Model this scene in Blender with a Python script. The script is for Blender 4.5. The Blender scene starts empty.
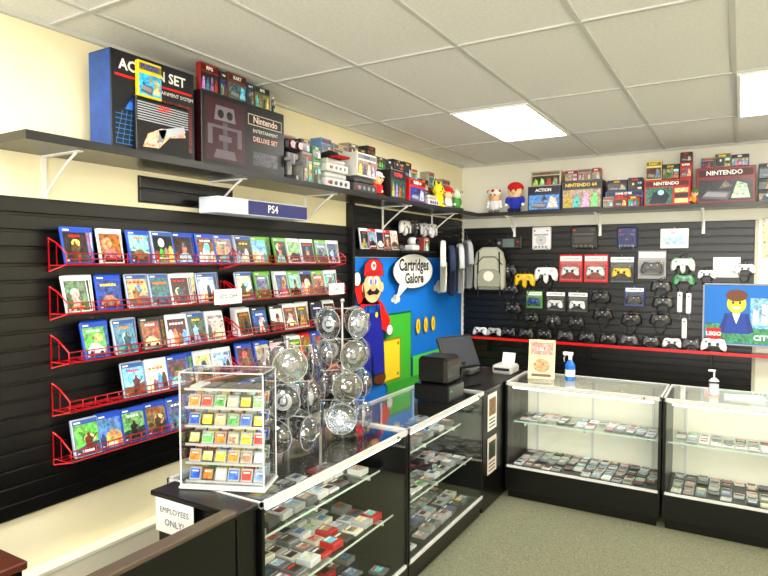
import bpy, math, random, colorsys
from mathutils import Matrix, Vector
K=1.1176
R=random.Random(7)
sc=bpy.context.scene
def lin(c): return tuple((max(0.0,min(1.0,x))**2.2) for x in c[:3])+(1.0,)
# ---------------------------------------------------------------- materials
MATS={}
def nmat(name):
    m=bpy.data.materials.new(name); m.use_nodes=True
    nt=m.node_tree; b=nt.nodes['Principled BSDF']; MATS[name]=m
    return m,nt,b
def attr_mat(name,rough,metal=0.0,bump=0.0,bscale=200,art=0.0,artscale=30,coat=0.0):
    m,nt,b=nmat(name)
    a=nt.nodes.new('ShaderNodeAttribute'); a.attribute_name='Col'
    b.inputs['Roughness'].default_value=rough; b.inputs['Metallic'].default_value=metal
    b.inputs['Coat Weight'].default_value=coat
    out=a.outputs['Color']
    tc=nt.nodes.new('ShaderNodeTexCoord')
    if art>0:
        # warp the coordinates so the printed pictures break into organic patches
        wn=nt.nodes.new('ShaderNodeTexNoise'); wn.inputs['Scale'].default_value=artscale*.6; nt.links.new(tc.outputs['Object'],wn.inputs['Vector'])
        wm=nt.nodes.new('ShaderNodeVectorMath'); wm.operation='MULTIPLY_ADD'; wm.inputs[1].default_value=(.05,.05,.05)
        nt.links.new(wn.outputs['Color'],wm.inputs[0]); nt.links.new(tc.outputs['Object'],wm.inputs[2])
        v=nt.nodes.new('ShaderNodeTexVoronoi'); v.inputs['Scale'].default_value=artscale
        n=nt.nodes.new('ShaderNodeTexNoise'); n.inputs['Scale'].default_value=artscale*1.2; n.inputs['Detail'].default_value=6; n.inputs['Roughness'].default_value=.7
        nt.links.new(wm.outputs[0],v.inputs['Vector']); nt.links.new(tc.outputs['Object'],n.inputs['Vector'])
        hs=nt.nodes.new('ShaderNodeHueSaturation'); hs.inputs['Saturation'].default_value=.4; nt.links.new(v.outputs['Color'],hs.inputs['Color'])
        mx=nt.nodes.new('ShaderNodeMix'); mx.data_type='RGBA'; mx.blend_type='OVERLAY'; mx.inputs[0].default_value=art
        nt.links.new(out,mx.inputs[6]); nt.links.new(hs.outputs['Color'],mx.inputs[7])
        rr=nt.nodes.new('ShaderNodeValToRGB'); rr.color_ramp.elements[0].position=.38; rr.color_ramp.elements[1].position=.62; nt.links.new(n.outputs['Fac'],rr.inputs[0])
        mx2=nt.nodes.new('ShaderNodeMix'); mx2.data_type='RGBA'; mx2.blend_type='SOFT_LIGHT'; mx2.inputs[0].default_value=art*.8
        nt.links.new(mx.outputs[2],mx2.inputs[6]); nt.links.new(rr.outputs[0],mx2.inputs[7])
        out=mx2.outputs[2]
    nt.links.new(out,b.inputs['Base Color'])
    if bump>0:
        n=nt.nodes.new('ShaderNodeTexNoise'); n.inputs['Scale'].default_value=bscale
        nt.links.new(tc.outputs['Object'],n.inputs['Vector'])
        bp=nt.nodes.new('ShaderNodeBump'); bp.inputs['Strength'].default_value=bump; bp.inputs['Distance'].default_value=.01
        nt.links.new(n.outputs['Fac'],bp.inputs['Height']); nt.links.new(bp.outputs['Normal'],b.inputs['Normal'])
    return m
attr_mat('card',.5); attr_mat('plastic',.3,coat=.2); attr_mat('cloth',.95,bump=.5,bscale=150)
attr_mat('metal',.3,metal=1.0); attr_mat('art',.3,art=.85,artscale=45); attr_mat('bigart',.4,art=.22,artscale=14)
attr_mat('laminate',.28,bump=.05,bscale=300); attr_mat('mural',.55)
def glass(name,tint,k,f0):
    m=bpy.data.materials.new(name); m.use_nodes=True; nt=m.node_tree; nt.nodes.clear()
    o=nt.nodes.new('ShaderNodeOutputMaterial'); t=nt.nodes.new('ShaderNodeBsdfTransparent'); g=nt.nodes.new('ShaderNodeBsdfGlossy')
    t.inputs[0].default_value=lin(tint); g.inputs['Roughness'].default_value=.03; g.inputs[0].default_value=(1,1,1,1)
    f=nt.nodes.new('ShaderNodeLayerWeight'); f.inputs[0].default_value=.5
    p=nt.nodes.new('ShaderNodeMath');p.operation='POWER';p.inputs[1].default_value=4.5;nt.links.new(f.outputs['Facing'],p.inputs[0])
    q=nt.nodes.new('ShaderNodeMath');q.operation='MULTIPLY_ADD';q.inputs[1].default_value=k;q.inputs[2].default_value=f0;nt.links.new(p.outputs[0],q.inputs[0])
    x=nt.nodes.new('ShaderNodeMixShader'); nt.links.new(q.outputs[0],x.inputs[0]); nt.links.new(t.outputs[0],x.inputs[1]); nt.links.new(g.outputs[0],x.inputs[2])
    nt.links.new(x.outputs[0],o.inputs[0]); MATS[name]=m
glass('glass',(.98,.99,.985),.7,.03); glass('acrylic',(.965,.97,.97),.7,.05); glass('clearpack',(.93,.94,.95),.8,.12)
def emis(name,col,s):
    m=bpy.data.materials.new(name); m.use_nodes=True; nt=m.node_tree; nt.nodes.clear()
    o=nt.nodes.new('ShaderNodeOutputMaterial'); e=nt.nodes.new('ShaderNodeEmission'); e.inputs[0].default_value=col; e.inputs[1].default_value=s
    nt.links.new(e.outputs[0],o.inputs[0]); MATS[name]=m
emis('lamp',(1,.965,.89,1),27.0); emis('tube',(1,.96,.86,1),11.0)
def noisy(name,c1,c2,scale,rough,bump=0,bs=None,detail=5,dist=.01):
    m,nt,b=nmat(name)
    tc=nt.nodes.new('ShaderNodeTexCoord'); n=nt.nodes.new('ShaderNodeTexNoise'); n.inputs['Scale'].default_value=scale; n.inputs['Detail'].default_value=detail
    r=nt.nodes.new('ShaderNodeValToRGB'); r.color_ramp.elements[0].position=.35; r.color_ramp.elements[1].position=.65
    r.color_ramp.elements[0].color=lin(c1); r.color_ramp.elements[1].color=lin(c2)
    nt.links.new(tc.outputs['Object'],n.inputs['Vector']); nt.links.new(n.outputs['Fac'],r.inputs[0]); nt.links.new(r.outputs[0],b.inputs['Base Color'])
    b.inputs['Roughness'].default_value=rough
    if bump:
        n2=nt.nodes.new('ShaderNodeTexNoise'); n2.inputs['Scale'].default_value=bs or scale; nt.links.new(tc.outputs['Object'],n2.inputs['Vector'])
        bp=nt.nodes.new('ShaderNodeBump'); bp.inputs['Strength'].default_value=bump; bp.inputs['Distance'].default_value=dist
        nt.links.new(n2.outputs['Fac'],bp.inputs['Height']); nt.links.new(bp.outputs['Normal'],b.inputs['Normal'])
noisy('wallpaint_warmlit',(.975,.93,.77),(.98,.94,.81),2.5,.6,.08,60)  # cream paint with the warm tint of incandescent light mixed into its colour
noisy('wallpaint_back',(.955,.945,.89),(.97,.96,.91),2.5,.6,.08,60)
noisy('carpet',(.37,.38,.30),(.50,.50,.40),120,.98,.6,260)
noisy('ceiltile',(.91,.91,.905),(.945,.945,.94),60,.95,.2,160)
noisy('slat',(.03,.03,.035),(.055,.054,.056),6,.36,.05,80)
# ---------------------------------------------------------------- mesh builder
class MB:
    def __init__(s): s.v=[];s.f=[];s.c=[];s.m=[];s.s=[];s.M=Matrix()
    def add(s,vs,fs,col,mat='card',smooth=False):
        o=len(s.v)
        for p in vs: s.v.append(tuple((s.M@Vector(p))*K))
        multi=isinstance(col,list); mm=isinstance(mat,list)
        for i,f in enumerate(fs):
            s.f.append([o+k for k in f]); s.c.append(lin(col[i] if multi else col)); s.m.append(mat[i] if mm else mat); s.s.append(smooth)
    def box(s,x0,x1,y0,y1,z0,z1,col,mat='card',front=None,fmat=None):
        vs=[(x0,y0,z0),(x1,y0,z0),(x1,y1,z0),(x0,y1,z0),(x0,y0,z1),(x1,y0,z1),(x1,y1,z1),(x0,y1,z1)]
        fs=[(0,1,5,4),(1,2,6,5),(2,3,7,6),(3,0,4,7),(4,5,6,7),(3,2,1,0)]
        cs=[front or col]+[col]*5
        ms=[fmat or mat]+[mat]*5
        s.add(vs,fs,cs,ms)
    def bbox(s,x0,x1,y0,y1,z0,z1,col,mat='plastic',b=.006):
        # box with chamfered edges
        b=min(b,(x1-x0)/3,(y1-y0)/3,(z1-z0)/3)
        X=(x0,x1);Y=(y0,y1);Z=(z0,z1);vs=[];idx={}
        for i in (0,1):
            for j in (0,1):
                for k in (0,1):
                    x,y,z=X[i],Y[j],Z[k];sx=b if i==0 else -b;sy=b if j==0 else -b;sz=b if k==0 else -b
                    for a,p in enumerate([(x,y+sy,z+sz),(x+sx,y,z+sz),(x+sx,y+sy,z)]):
                        idx[(i,j,k,a)]=len(vs);vs.append(p)
        fs=[]
        q=[(0,0),(1,0),(1,1),(0,1)]
        for i in (0,1): fs.append([idx[(i,j,k,0)] for j,k in q])
        for j in (0,1): fs.append([idx[(i,j,k,1)] for i,k in q])
        for k in (0,1): fs.append([idx[(i,j,k,2)] for i,j in q])
        for j in (0,1):
            for k in (0,1): fs.append([idx[(0,j,k,1)],idx[(1,j,k,1)],idx[(1,j,k,2)],idx[(0,j,k,2)]])
        for i in (0,1):
            for k in (0,1): fs.append([idx[(i,0,k,0)],idx[(i,1,k,0)],idx[(i,1,k,2)],idx[(i,0,k,2)]])
        for i in (0,1):
            for j in (0,1): fs.append([idx[(i,j,0,0)],idx[(i,j,1,0)],idx[(i,j,1,1)],idx[(i,j,0,1)]])
        for i in (0,1):
            for j in (0,1):
                for k in (0,1): fs.append([idx[(i,j,k,a)] for a in range(3)])
        s.add(vs,fs,col,mat)
    def cyl(s,p0,p1,r0,r1=None,n=12,col=(.5,.5,.5),mat='plastic',smooth=True,caps=True):
        if r1 is None:r1=r0
        p0=Vector(p0);p1=Vector(p1);d=(p1-p0).normalized()
        a=d.orthogonal().normalized();b=d.cross(a);vs=[]
        for i in range(n):
            t=2*math.pi*i/n;o=a*math.cos(t)+b*math.sin(t);vs.append(p0+o*r0)
        for i in range(n):
            t=2*math.pi*i/n;o=a*math.cos(t)+b*math.sin(t);vs.append(p1+o*r1)
        fs=[(i,(i+1)%n,n+(i+1)%n,n+i) for i in range(n)]
        s.add(vs,fs,col,mat,smooth)
        if caps: s.add(vs,[tuple(range(n)),tuple(range(n,2*n))],col,mat)
    def tube(s,pts,r,col,mat='metal',n=5):
        pts=[Vector(p) for p in pts]; vs=[];fs=[]
        for i,p in enumerate(pts):
            d=(pts[min(i+1,len(pts)-1)]-pts[max(i-1,0)]).normalized()
            a=d.cross(Vector((.13,.31,.94))).normalized(); b=d.cross(a)
            for k in range(n):
                t=2*math.pi*k/n; vs.append(p+(a*math.cos(t)+b*math.sin(t))*r)
        for i in range(len(pts)-1):
            for k in range(n): fs.append((i*n+k,i*n+(k+1)%n,(i+1)*n+(k+1)%n,(i+1)*n+k))
        fs.append(tuple(range(n)));fs.append(tuple(range((len(pts)-1)*n,len(pts)*n)))
        s.add(vs,fs,col,mat,True)
    def sph(s,c,r,col,mat='plastic',u=14,w=9):
        if not isinstance(r,tuple): r=(r,r,r)
        vs=[];fs=[]
        for j in range(w+1):
            ph=math.pi*j/w
            for i in range(u):
                t=2*math.pi*i/u
                vs.append((c[0]+r[0]*math.sin(ph)*math.cos(t),c[1]+r[1]*math.sin(ph)*math.sin(t),c[2]+r[2]*math.cos(ph)))
        for j in range(w):
            for i in range(u): fs.append((j*u+i,j*u+(i+1)%u,(j+1)*u+(i+1)%u,(j+1)*u+i))
        s.add(vs,fs,col,mat,True)
    def poly(s,pts,y,col,mat='card'):
        s.add([(p[0],y,p[1]) for p in pts],[tuple(range(len(pts)))],col,mat)
    def rect(s,x0,x1,z0,z1,y,col,mat='card'): s.poly([(x0,z0),(x1,z0),(x1,z1),(x0,z1)],y,col,mat)
    def ell(s,cx,cz,rx,rz,y,col,mat='card',n=20):
        s.poly([(cx+rx*math.cos(2*math.pi*i/n),cz+rz*math.sin(2*math.pi*i/n)) for i in range(n)],y,col,mat)
    def prism(s,pts,layers,col,mat='plastic',smooth=True,c=(0,0)):
        n=len(pts);vs=[];fs=[]
        for y,k in layers:
            for p in pts: vs.append((c[0]+(p[0]-c[0])*k,y,c[1]+(p[1]-c[1])*k))
        for j in range(len(layers)-1):
            for i in range(n): fs.append((j*n+i,j*n+(i+1)%n,(j+1)*n+(i+1)%n,(j+1)*n+i))
        s.add(vs,fs,col,mat,smooth)
        s.add(vs,[tuple(range(n)),tuple(range((len(layers)-1)*n,len(layers)*n))],col,mat)
    def text(s,body,size,x,z,y,col,mat='card',align='CENTER',bold=0.0,sx=1.0):
        cu=bpy.data.curves.new('t','FONT');cu.body=body;cu.size=size;cu.align_x=align;cu.align_y='CENTER';cu.offset=bold;cu.resolution_u=2
        ob=bpy.data.objects.new('t',cu);sc.collection.objects.link(ob)
        dg=bpy.context.evaluated_depsgraph_get();ev=ob.evaluated_get(dg);me=ev.to_mesh()
        vs=[(x+v.co.x*sx,y,z+v.co.y) for v in me.vertices];fs=[tuple(p.vertices) for p in me.polygons]
        ev.to_mesh_clear();bpy.data.objects.remove(ob);bpy.data.curves.remove(cu)
        if fs: s.add(vs,fs,col,mat)
    def done(s,name):
        vs=s.v
        lo=[min(v[i] for v in vs) for i in range(3)];hi=[max(v[i] for v in vs) for i in range(3)]
        o=Vector(((lo[0]+hi[0])/2,(lo[1]+hi[1])/2,lo[2]))
        me=bpy.data.meshes.new(name); me.from_pydata([(v[0]-o.x,v[1]-o.y,v[2]-o.z) for v in vs],[],s.f)
        names=[];
        for m in s.m:
            if m not in names: names.append(m)
        for n in names: me.materials.append(MATS[n])
        me.polygons.foreach_set('material_index',[names.index(m) for m in s.m])
        me.polygons.foreach_set('use_smooth',s.s)
        ca=me.color_attributes.new('Col','FLOAT_COLOR','CORNER')
        buf=[]
        for f,c in zip(s.f,s.c): buf+=list(c)*len(f)
        ca.data.foreach_set('color',buf); me.update()
        ob=bpy.data.objects.new(name,me); ob.location=o; sc.collection.objects.link(ob); return ob
def T(x,y,z): return Matrix.Translation((x,y,z))
def RX(a): return Matrix.Rotation(math.radians(a),4,'X')
def RY(a): return Matrix.Rotation(math.radians(a),4,'Y')
def RZ(a): return Matrix.Rotation(math.radians(a),4,'Z')
def FL(x,y,z): return T(x,y,z)@RZ(90)   # frame on left wall: local x->+Y, local -y -> into room
def FB(x,y,z): return T(x,y,z)
WL=-2.53; WB=5.90; H=2.70
XR=2.6; YF=-2.2
WHITE=(.95,.95,.93);BLACK=(.05,.05,.055);DK=(.12,.12,.13);GREY=(.55,.55,.56);RED=(.82,.08,.08)
# ---------------------------------------------------------------- room
def simple(name,x0,x1,y0,y1,z0,z1,mat,col=WHITE):
    m=MB();m.box(x0,x1,y0,y1,z0,z1,col,mat);return m.done(name)
simple('floor',WL-.1,XR+.1,YF-.1,WB+.1,-.1,0,'carpet')
simple('ceiling',WL-.1,XR+.1,YF-.1,WB+.1,H,H+.1,'ceiltile')
simple('wall_left',WL-.1,WL,YF-.1,WB+.1,0,H,'wallpaint_warmlit')
simple('wall_back',WL,XR,WB,WB+.1,0,H,'wallpaint_back')
simple('wall_right',XR,XR+.1,YF-.1,WB+.1,0,H,'wallpaint_warmlit')
m=MB();m.box(WL,-1.4,YF-.1,YF,0,H,WHITE,'wallpaint_warmlit');m.box(2.2,XR,YF-.1,YF,0,H,WHITE,'wallpaint_warmlit')
m.box(-1.4,2.2,YF-.1,YF,0,.7,WHITE,'wallpaint_warmlit');m.box(-1.4,2.2,YF-.1,YF,2.3,H,WHITE,'wallpaint_warmlit');m.done('wall_front')
m=MB()
for x in (-1.4,-.2,1.0,2.16): m.box(x,x+.04,YF-.08,YF-.02,.7,2.3,(.3,.3,.3),'metal')
m.box(-1.4,2.2,YF-.08,YF-.02,.7,.74,(.3,.3,.3),'metal');m.box(-1.4,2.2,YF-.08,YF-.02,2.26,2.3,(.3,.3,.3),'metal')
m.box(-1.4,2.2,YF-.055,YF-.045,.7,2.3,WHITE,'glass');m.done('window_1')
# ceiling grid
m=MB();gc=(.80,.80,.79)
xs=[-1.7+.55*i for i in range(-1,8)];ys=[3.71+1.1*i for i in range(-5,2)]
for x in xs: m.box(x-.011,x+.011,YF,WB,H-.008,H,gc,'card')
for y in ys: m.box(WL,XR,y-.011,y+.011,H-.009,H-.0005,gc,'card')
m.box(WL,WL+.02,YF,WB,H-.02,H,gc,'card');m.box(WL,XR,WB-.02,WB,H-.02,H,gc,'card')
m.done('ceiling_grid')
for px,py in [(-1.7,3.71),(-.05,3.71),(-1.7,.41),(-.05,.41),(1.6,3.71),(1.6,.41),(-.05,-1.79)]:
    m=MB();m.box(px+.03,px+.52,py+.03,py+1.07,H-.014,H-.002,WHITE,'lamp')
    for a in ((px+.012,px+.03,py+.012,py+1.088),(px+.52,px+.538,py+.012,py+1.088),(px+.03,px+.52,py+.012,py+.03),(px+.03,px+.52,py+1.07,py+1.088)):
        m.box(*a,H-.02,H-.002,WHITE,'card')
    m.done('ceiling_light')
# ---------------------------------------------------------------- slatwalls
def slats(m,M,w,z0,z1,pitch=.068):
    m.M=M
    m.box(0,w,.012,.02,z0,z1,(.03,.03,.03),'slat')
    n=max(1,round((z1-z0)/pitch));p=(z1-z0)/n
    for i in range(n):
        a=z0+i*p;m.bbox(0,w,0,.014,a+.005,a+p-.005,BLACK,'slat',.003)
m=MB();slats(m,FL(WL+.021,-.4,0),4.13,.655,1.965);slats(m,FL(WL+.021,1.93,0),.62,1.99,2.12)
m.M=FL(WL+.02,0,0)
for i in range(34):  # nail heads and chips in the slatwall laminate
    a=R.uniform(.9,3.6);b=.70+.068*R.randint(0,17)+R.uniform(0,.03);m.ell(a,b,.0035,.0035,-.0008,(.75,.75,.72),'card',6)
m.done('slatwall_panel')
m=MB();slats(m,FL(WL+.021,3.76,0),2.1,1.74,2.13)
m.M=FL(WL+.03,3.74,0);m.box(-.012,.02,-.03,.028,.3,2.14,BLACK,'slat');m.done('slatwall_panel')
m=MB();slats(m,FB(-2.5,WB-.021,0),2.6,.45,2.05)
m.M=T(0,0,0);m.box(.1,.125,WB-.03,WB-.001,.45,2.05,(.75,.72,.65),'card');m.done('slatwall_panel')
m=MB();m.M=FL(WL,-.4,0)
m.box(0,4.1,-.07,-.001,.30,.40,(.93,.9,.8),'card');m.box(0,4.1,-.05,-.001,.06,.30,(.85,.82,.72),'card');m.box(0,4.1,-.075,-.001,.40,.415,(.98,.96,.88),'card')
for i in range(5): m.box(0,4.1,-.053,-.05,.10+i*.035,.105+i*.035,(.5,.48,.4),'card')
m.done('baseboard_heater')
simple('baseboard_back',WL,XR,WB-.015,WB-.001,0,.1,'card',(.2,.19,.18))
# ---------------------------------------------------------------- top shelves + brackets
SH=(.13,.13,.13)
m=MB();m.box(WL+.001,WL+.30,1.235,WB-.001,2.145,2.18,SH,'laminate');m.done('display_shelf')
m=MB();m.box(WL+.301,1.6,WB-.30,WB-.001,2.145,2.18,SH,'laminate');m.done('display_shelf')
def bracket(M):
    m=MB();m.M=M
    m.box(-.012,.012,-.006,-.001,-.2,0,WHITE,'card');m.box(-.012,.012,-.26,-.001,-.006,0,WHITE,'card')
    m.tube([(0,-.006,-.17),(0,-.05,-.13),(0,-.17,-.04),(0,-.23,-.006)],.006,WHITE,'card',6);m.done('shelf_bracket')
for y in (1.47,2.40,3.24): bracket(FL(WL+.001,y,2.144))
for y in (4.2,5.1): bracket(FL(WL+.036,y,2.144))
for x in (-1.95,-1.13,-.28): bracket(FB(x,WB-.03,2.144))
bracket(FB(.5,WB-.001,2.144))
# ---------------------------------------------------------------- game cases
def rc(s=.6,v=.6): return colorsys.hsv_to_rgb(R.random(),min(1,R.uniform(.2,s+.3)),R.uniform(.25,min(1,v+.35)))
def rcd(): return colorsys.hsv_to_rgb(R.choice([.6,.63,.55,.05,.08,.11,0,.98,.3,.5,.08,.12]),R.uniform(.2,.8),R.uniform(.10,.6))
def rcl(): return colorsys.hsv_to_rgb(R.choice([.6,.57,.05,.08,.12,0,.3,.5,.14]),R.uniform(.1,.6),R.uniform(.6,.95))
def cover(m,x0,x1,z0,z1,y,strip=None):
    w=x1-x0;h=z1-z0
    m.rect(x0,x1,z0,z1,y,(.9,.9,.9) if not strip else tuple(c*.85+.1 for c in strip))
    zt=z1
    if strip: m.rect(x0+w*.02,x1-w*.02,z1-h*.12,z1-h*.01,y-.0004,strip); m.rect(x0+w*.06,x0+w*.32,z1-h*.09,z1-h*.045,y-.0007,WHITE); zt=z1-h*.12
    light=R.random()<.35
    a0=x0+w*.03;a1=x1-w*.03;b0=z0+h*.02;b1=zt-h*.01
    def p(u,v): return (a0+(a1-a0)*u,b0+(b1-b0)*v)
    m.poly([p(0,0),p(1,0),p(1,1),p(0,1)],y-.0004,rcl() if light else rcd(),'art')
    m.poly([p(0,0),p(1,0),p(1,R.uniform(.15,.5)),p(.5,R.uniform(.2,.45)),p(0,R.uniform(.15,.5))],y-.0006,rcd(),'art')
    if R.random()<.4: u=R.uniform(.3,.7);v=R.uniform(.45,.75);m.ell(*p(u,v),w*R.uniform(.15,.25),h*R.uniform(.1,.2),y-.0007,rcl(),'art',12)
    st=R.choice([0,1,2,3]);c=rcd() if light else R.choice([rcl(),rcd()])
    if st==0:   # lone striding figure with weapon
        u=R.uniform(.35,.6)
        m.poly([p(u-.2,0),p(u-.06,0),p(u+.02,.22),p(u+.12,0),p(u+.26,0),p(u+.15,.35),p(u+.2,.52),p(u+.08,.6),p(u+.06,.7),p(u-.03,.7),p(u-.04,.6),p(u-.17,.54),p(u-.12,.33)],y-.0008,c,'art')
        m.poly([p(u+.1,.42),p(u+.36,.66),p(u+.38,.62),p(u+.13,.36)],y-.001,(.3,.3,.32),'art')
    elif st==1: # portrait bust
        u=R.uniform(.4,.6)
        m.poly([p(u-.38,0),p(u+.36,0),p(u+.3,.26),p(u+.1,.38),p(u-.1,.38),p(u-.32,.28)],y-.0008,c,'art')
        m.poly([p(u-.13,.36),p(u+.11,.36),p(u+.15,.55),p(u+.09,.72),p(u-.08,.73),p(u-.15,.58)],y-.0009,(R.uniform(.5,.8),R.uniform(.4,.55),R.uniform(.3,.42)),'art')
        m.poly([p(u-.16,.58),p(u+.16,.57),p(u+.1,.77),p(u-.09,.78)],y-.001,rcd(),'art')
    elif st==2: # car / vehicle wedge
        m.poly([p(.08,.14),p(.85,.1),p(.95,.26),p(.75,.34),p(.6,.47),p(.32,.46),p(.12,.3)],y-.0008,c,'art');m.ell(*p(.26,.14),w*.09,h*.06,y-.001,DK,'card',10);m.ell(*p(.74,.12),w*.09,h*.06,y-.001,DK,'card',10)
    else:       # group of characters
        for q in range(4):
            u=.12+.25*q;v=R.uniform(.4,.68);m.poly([p(u-.14,0),p(u+.14,0),p(u+.12,v-.15),p(u+.05,v),p(u-.05,v),p(u-.12,v-.15)],y-.0008-.0001*q,R.choice([rcd(),rcl()]),'art')
    tc=R.choice([(.95,.95,.95),(.95,.95,.95),(.9,.8,.2),(.8,.1,.1),(.9,.5,.1)])
    tz=R.choice([.08,.78,.84]);n=R.randint(3,6);ww=R.uniform(.5,.8)
    for q in range(n):
        u=.5-ww/2+ww*q/n;m.poly([p(u,tz),p(u+ww/n*.75,tz),p(u+ww/n*.75,tz+R.uniform(.06,.1)),p(u,tz+.08)],y-.0013,tc)
    m.rect(x0+w*.06,x0+w*.15,z0+h*.04,z0+h*.1,y-.0014,(.9,.9,.9))
def case(m,M,kind):
    body,strip={'b':((.12,.3,.75),(.10,.28,.75)),'g':((.35,.62,.2),(.45,.72,.25)),'w':((.86,.88,.9),(.9,.92,.94)),'k':((.1,.1,.1),(.15,.15,.17)),'r':((.8,.1,.1),(.85,.1,.1)),'c':((.72,.76,.82),(.2,.35,.65))}[kind]
    m.M=M;w,h,t=.116,.158,.012
    m.bbox(-w/2,w/2,0,t,0,h,body,'plastic',.002)
    cover(m,-w/2+.003,w/2-.003,.003,h-.003,-.0006,strip)
RWIRE=(.78,.06,.12)
def rack(M,w):
    m=MB();m.M=M
    d=-.13;r=.0028
    for z in (0,.022,.045): m.tube([(0,d,z),(w,d,z)],r if z else .004,RWIRE,'plastic',5)
    for y in (-.09,-.05,-.012): m.tube([(0,y,-.004),(w,y,-.004)],r,RWIRE,'plastic',4)
    n=int(w/.055)
    for i in range(n+1):
        x=w*i/n;m.tube([(x,-.008,-.004),(x,d,-.002),(x,d,.045)],.0022,RWIRE,'plastic',4)
    for x in (0,w):
        m.tube([(x,-.004,.11),(x,-.06,.09),(x,d,.045)],.0035,RWIRE,'plastic',5)
        m.tube([(x,-.004,.11),(x,-.004,-.03)],.004,RWIRE,'plastic',5);m.tube([(x,-.004,-.03),(x,d,0)],.003,RWIRE,'plastic',5)
        m.tube([(x,-.06,.09),(x,-.06,-.002)],.0025,RWIRE,'plastic',4)
    m.done('wire_media_rack')
rows=[1.69,1.485,1.28,1.075,.865]
fill={0:[(0,.97,'bcbw'),(1.0,2.05,'wgcw')],1:[(.0,.97,'cwb'),(1.0,2.05,'wwgc')],2:[(.08,.97,'bkcw'),(1.0,2.05,'wwkc')],3:[(.27,.97,'wwbc'),(1.0,2.05,'wrkb')],4:[(.03,.97,'bbc'),(1.0,2.0,'bck')]}
for i,z in enumerate(rows):
    rack(FL(WL+.022,1.47,z),.97);rack(FL(WL+.022,2.47,z),1.03)
    m=MB()
    for a,b,kinds in fill[i]:
        x=a+.062
        while x<b-.05:
            k=R.choice(kinds);n=R.choice([2,3,4,5,6]) if i!=4 else R.choice([1,2,2,3])
            st=R.choice([.003,.008,.014,.022])
            for q in range(n):
                if x+q*st<b-.045: case(m,FL(WL+.022,1.47+x+q*st,z+.003)@T(0,-.114+q*.0133,0.001)@RZ(R.uniform(-8,5))@RX(-14+q*1.7),k)
            x+=.113+(n-1)*st*.9
    m.done('video_game_case_row')
for (y,z,w,h,t) in ((2.26,1.475,.20,.08,'50% OFF'),(3.28,1.48,.18,.075,'SALE'),):
    m=MB();m.M=FL(WL+.165,y,z);m.box(0,w,-.002,0,0,h,(.97,.97,.95));m.text(t,h*.45,w/2,h*.5,-.003,BLACK);m.done('price_card')
m=MB();m.M=FL(WL+.20,2.24,1.955)
m.bbox(0,.74,-.02,.12,0,.085,(.86,.9,.96),'card',.003)
m.rect(.22,.735,.005,.08,-.0215,(.12,.13,.42));m.poly([(0.01,.005),(.22,.005),(.2,.08),(.01,.08)],-.0215,(.9,.94,.99))
m.text('PS4',.06,.42,.042,-.023,WHITE,bold=.001);m.cyl((.02,.12,.04),(.02,.17,.04),.006,col=DK);m.cyl((.7,.12,.04),(.7,.17,.04),.006,col=DK)
m.done('header_sign')
# ---------------------------------------------------------------- mural
m=MB();m.M=FL(WL+.002,0,0)
sky=(.03,.46,.86)
m.box(3.76,5.86,-.012,0,.3,1.735,(.1,.35,.6),'card',front=sky,fmat='mural')
L=[-.0128]
def ly(): L[0]-=.0007;return L[0]
def cloud(a,c,s):
    for dx,dz,r in ((-.09,0,.05),(0,.03,.08),(.09,0,.06),(.0,-.02,.06)): m.ell(a+dx*s,c+dz*s,r*s*1.1,r*s*.8,ly(),WHITE,'mural')
cloud(4.45,1.38,.5);cloud(5.3,1.45,.8)
m.rect(3.76,5.86,.3,.46,ly(),(.62,.28,.14),'mural')
y=ly()
for r_ in range(2):
    for k in range(16):
        x=3.78+k*.135+(r_%2)*.06
        if x+.11<5.85: m.rect(x,x+.12,.315+r_*.07,.372+r_*.07,y,(.8,.42,.2),'mural')
m.rect(4.3,5.86,.58,.68,ly(),(.2,.65,.15),'mural')
y=ly();
for k in range(12): m.poly([(4.3+k*.13,.58),(4.36+k*.13,.53),(4.42+k*.13,.58)],y,(.2,.65,.15),'mural')
m.rect(5.3,5.85,.70,.90,ly(),(.72,.25,.12),'mural')
y=ly()
for k in range(4):
    for j in range(2): m.rect(5.31+k*.135,5.43+k*.135,.71+j*.1,.79+j*.1,y,(.9,.5,.25),'mural')
m.rect(4.26,4.72,.68,1.27,ly(),(.05,.35,.08),'mural');m.rect(4.275,4.705,.68,1.255,ly(),(.25,.72,.2),'mural')
m.rect(4.16,4.52,.70,1.06,ly(),(.6,.45,.05),'mural');m.rect(4.175,4.505,.715,1.045,ly(),(.98,.85,.15),'mural')
for q in range(4): m.ell(4.21+.26*(q%2),.75+.26*(q//2),.015,.015,ly(),(.6,.4,.05),'mural')
m.rect(4.74,5.28,.68,.86,ly(),(.3,.78,.25),'mural')
for q in range(3):
    m.ell(4.84+q*.15,1.12,.045,.075,ly(),(.65,.45,.0),'mural');m.ell(4.84+q*.15,1.12,.038,.066,ly(),(1,.85,.1),'mural');m.ell(4.84+q*.15,1.12,.012,.04,ly(),(.75,.5,.0),'mural')
def P(pts,c): m.poly([(4.03+a,.72+b) for a,b in pts],ly(),c,'mural')
def E(a,b,ra,rb,c): m.ell(4.03+a,.72+b,ra,rb,ly(),c,'mural')
OUT=(.05,.04,.05);SK=(.98,.76,.55);BL=(.08,.12,.6);RD=(.88,.06,.06)
E(-.1,.04,.1,.055,OUT);E(.12,.04,.1,.055,OUT);E(-.1,.04,.09,.045,(.4,.2,.08));E(.12,.04,.09,.045,(.4,.2,.08))
P([(-.19,.07),(-.01,.07),(0,.25),(.02,.07),(.2,.07),(.18,.38),(.13,.55),(-.13,.55),(-.18,.38)],OUT)
P([(-.18,.08),(-.02,.08),(0,.28),(.03,.08),(.19,.08),(.17,.38),(.12,.54),(-.12,.54),(-.17,.38)],BL)
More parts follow.
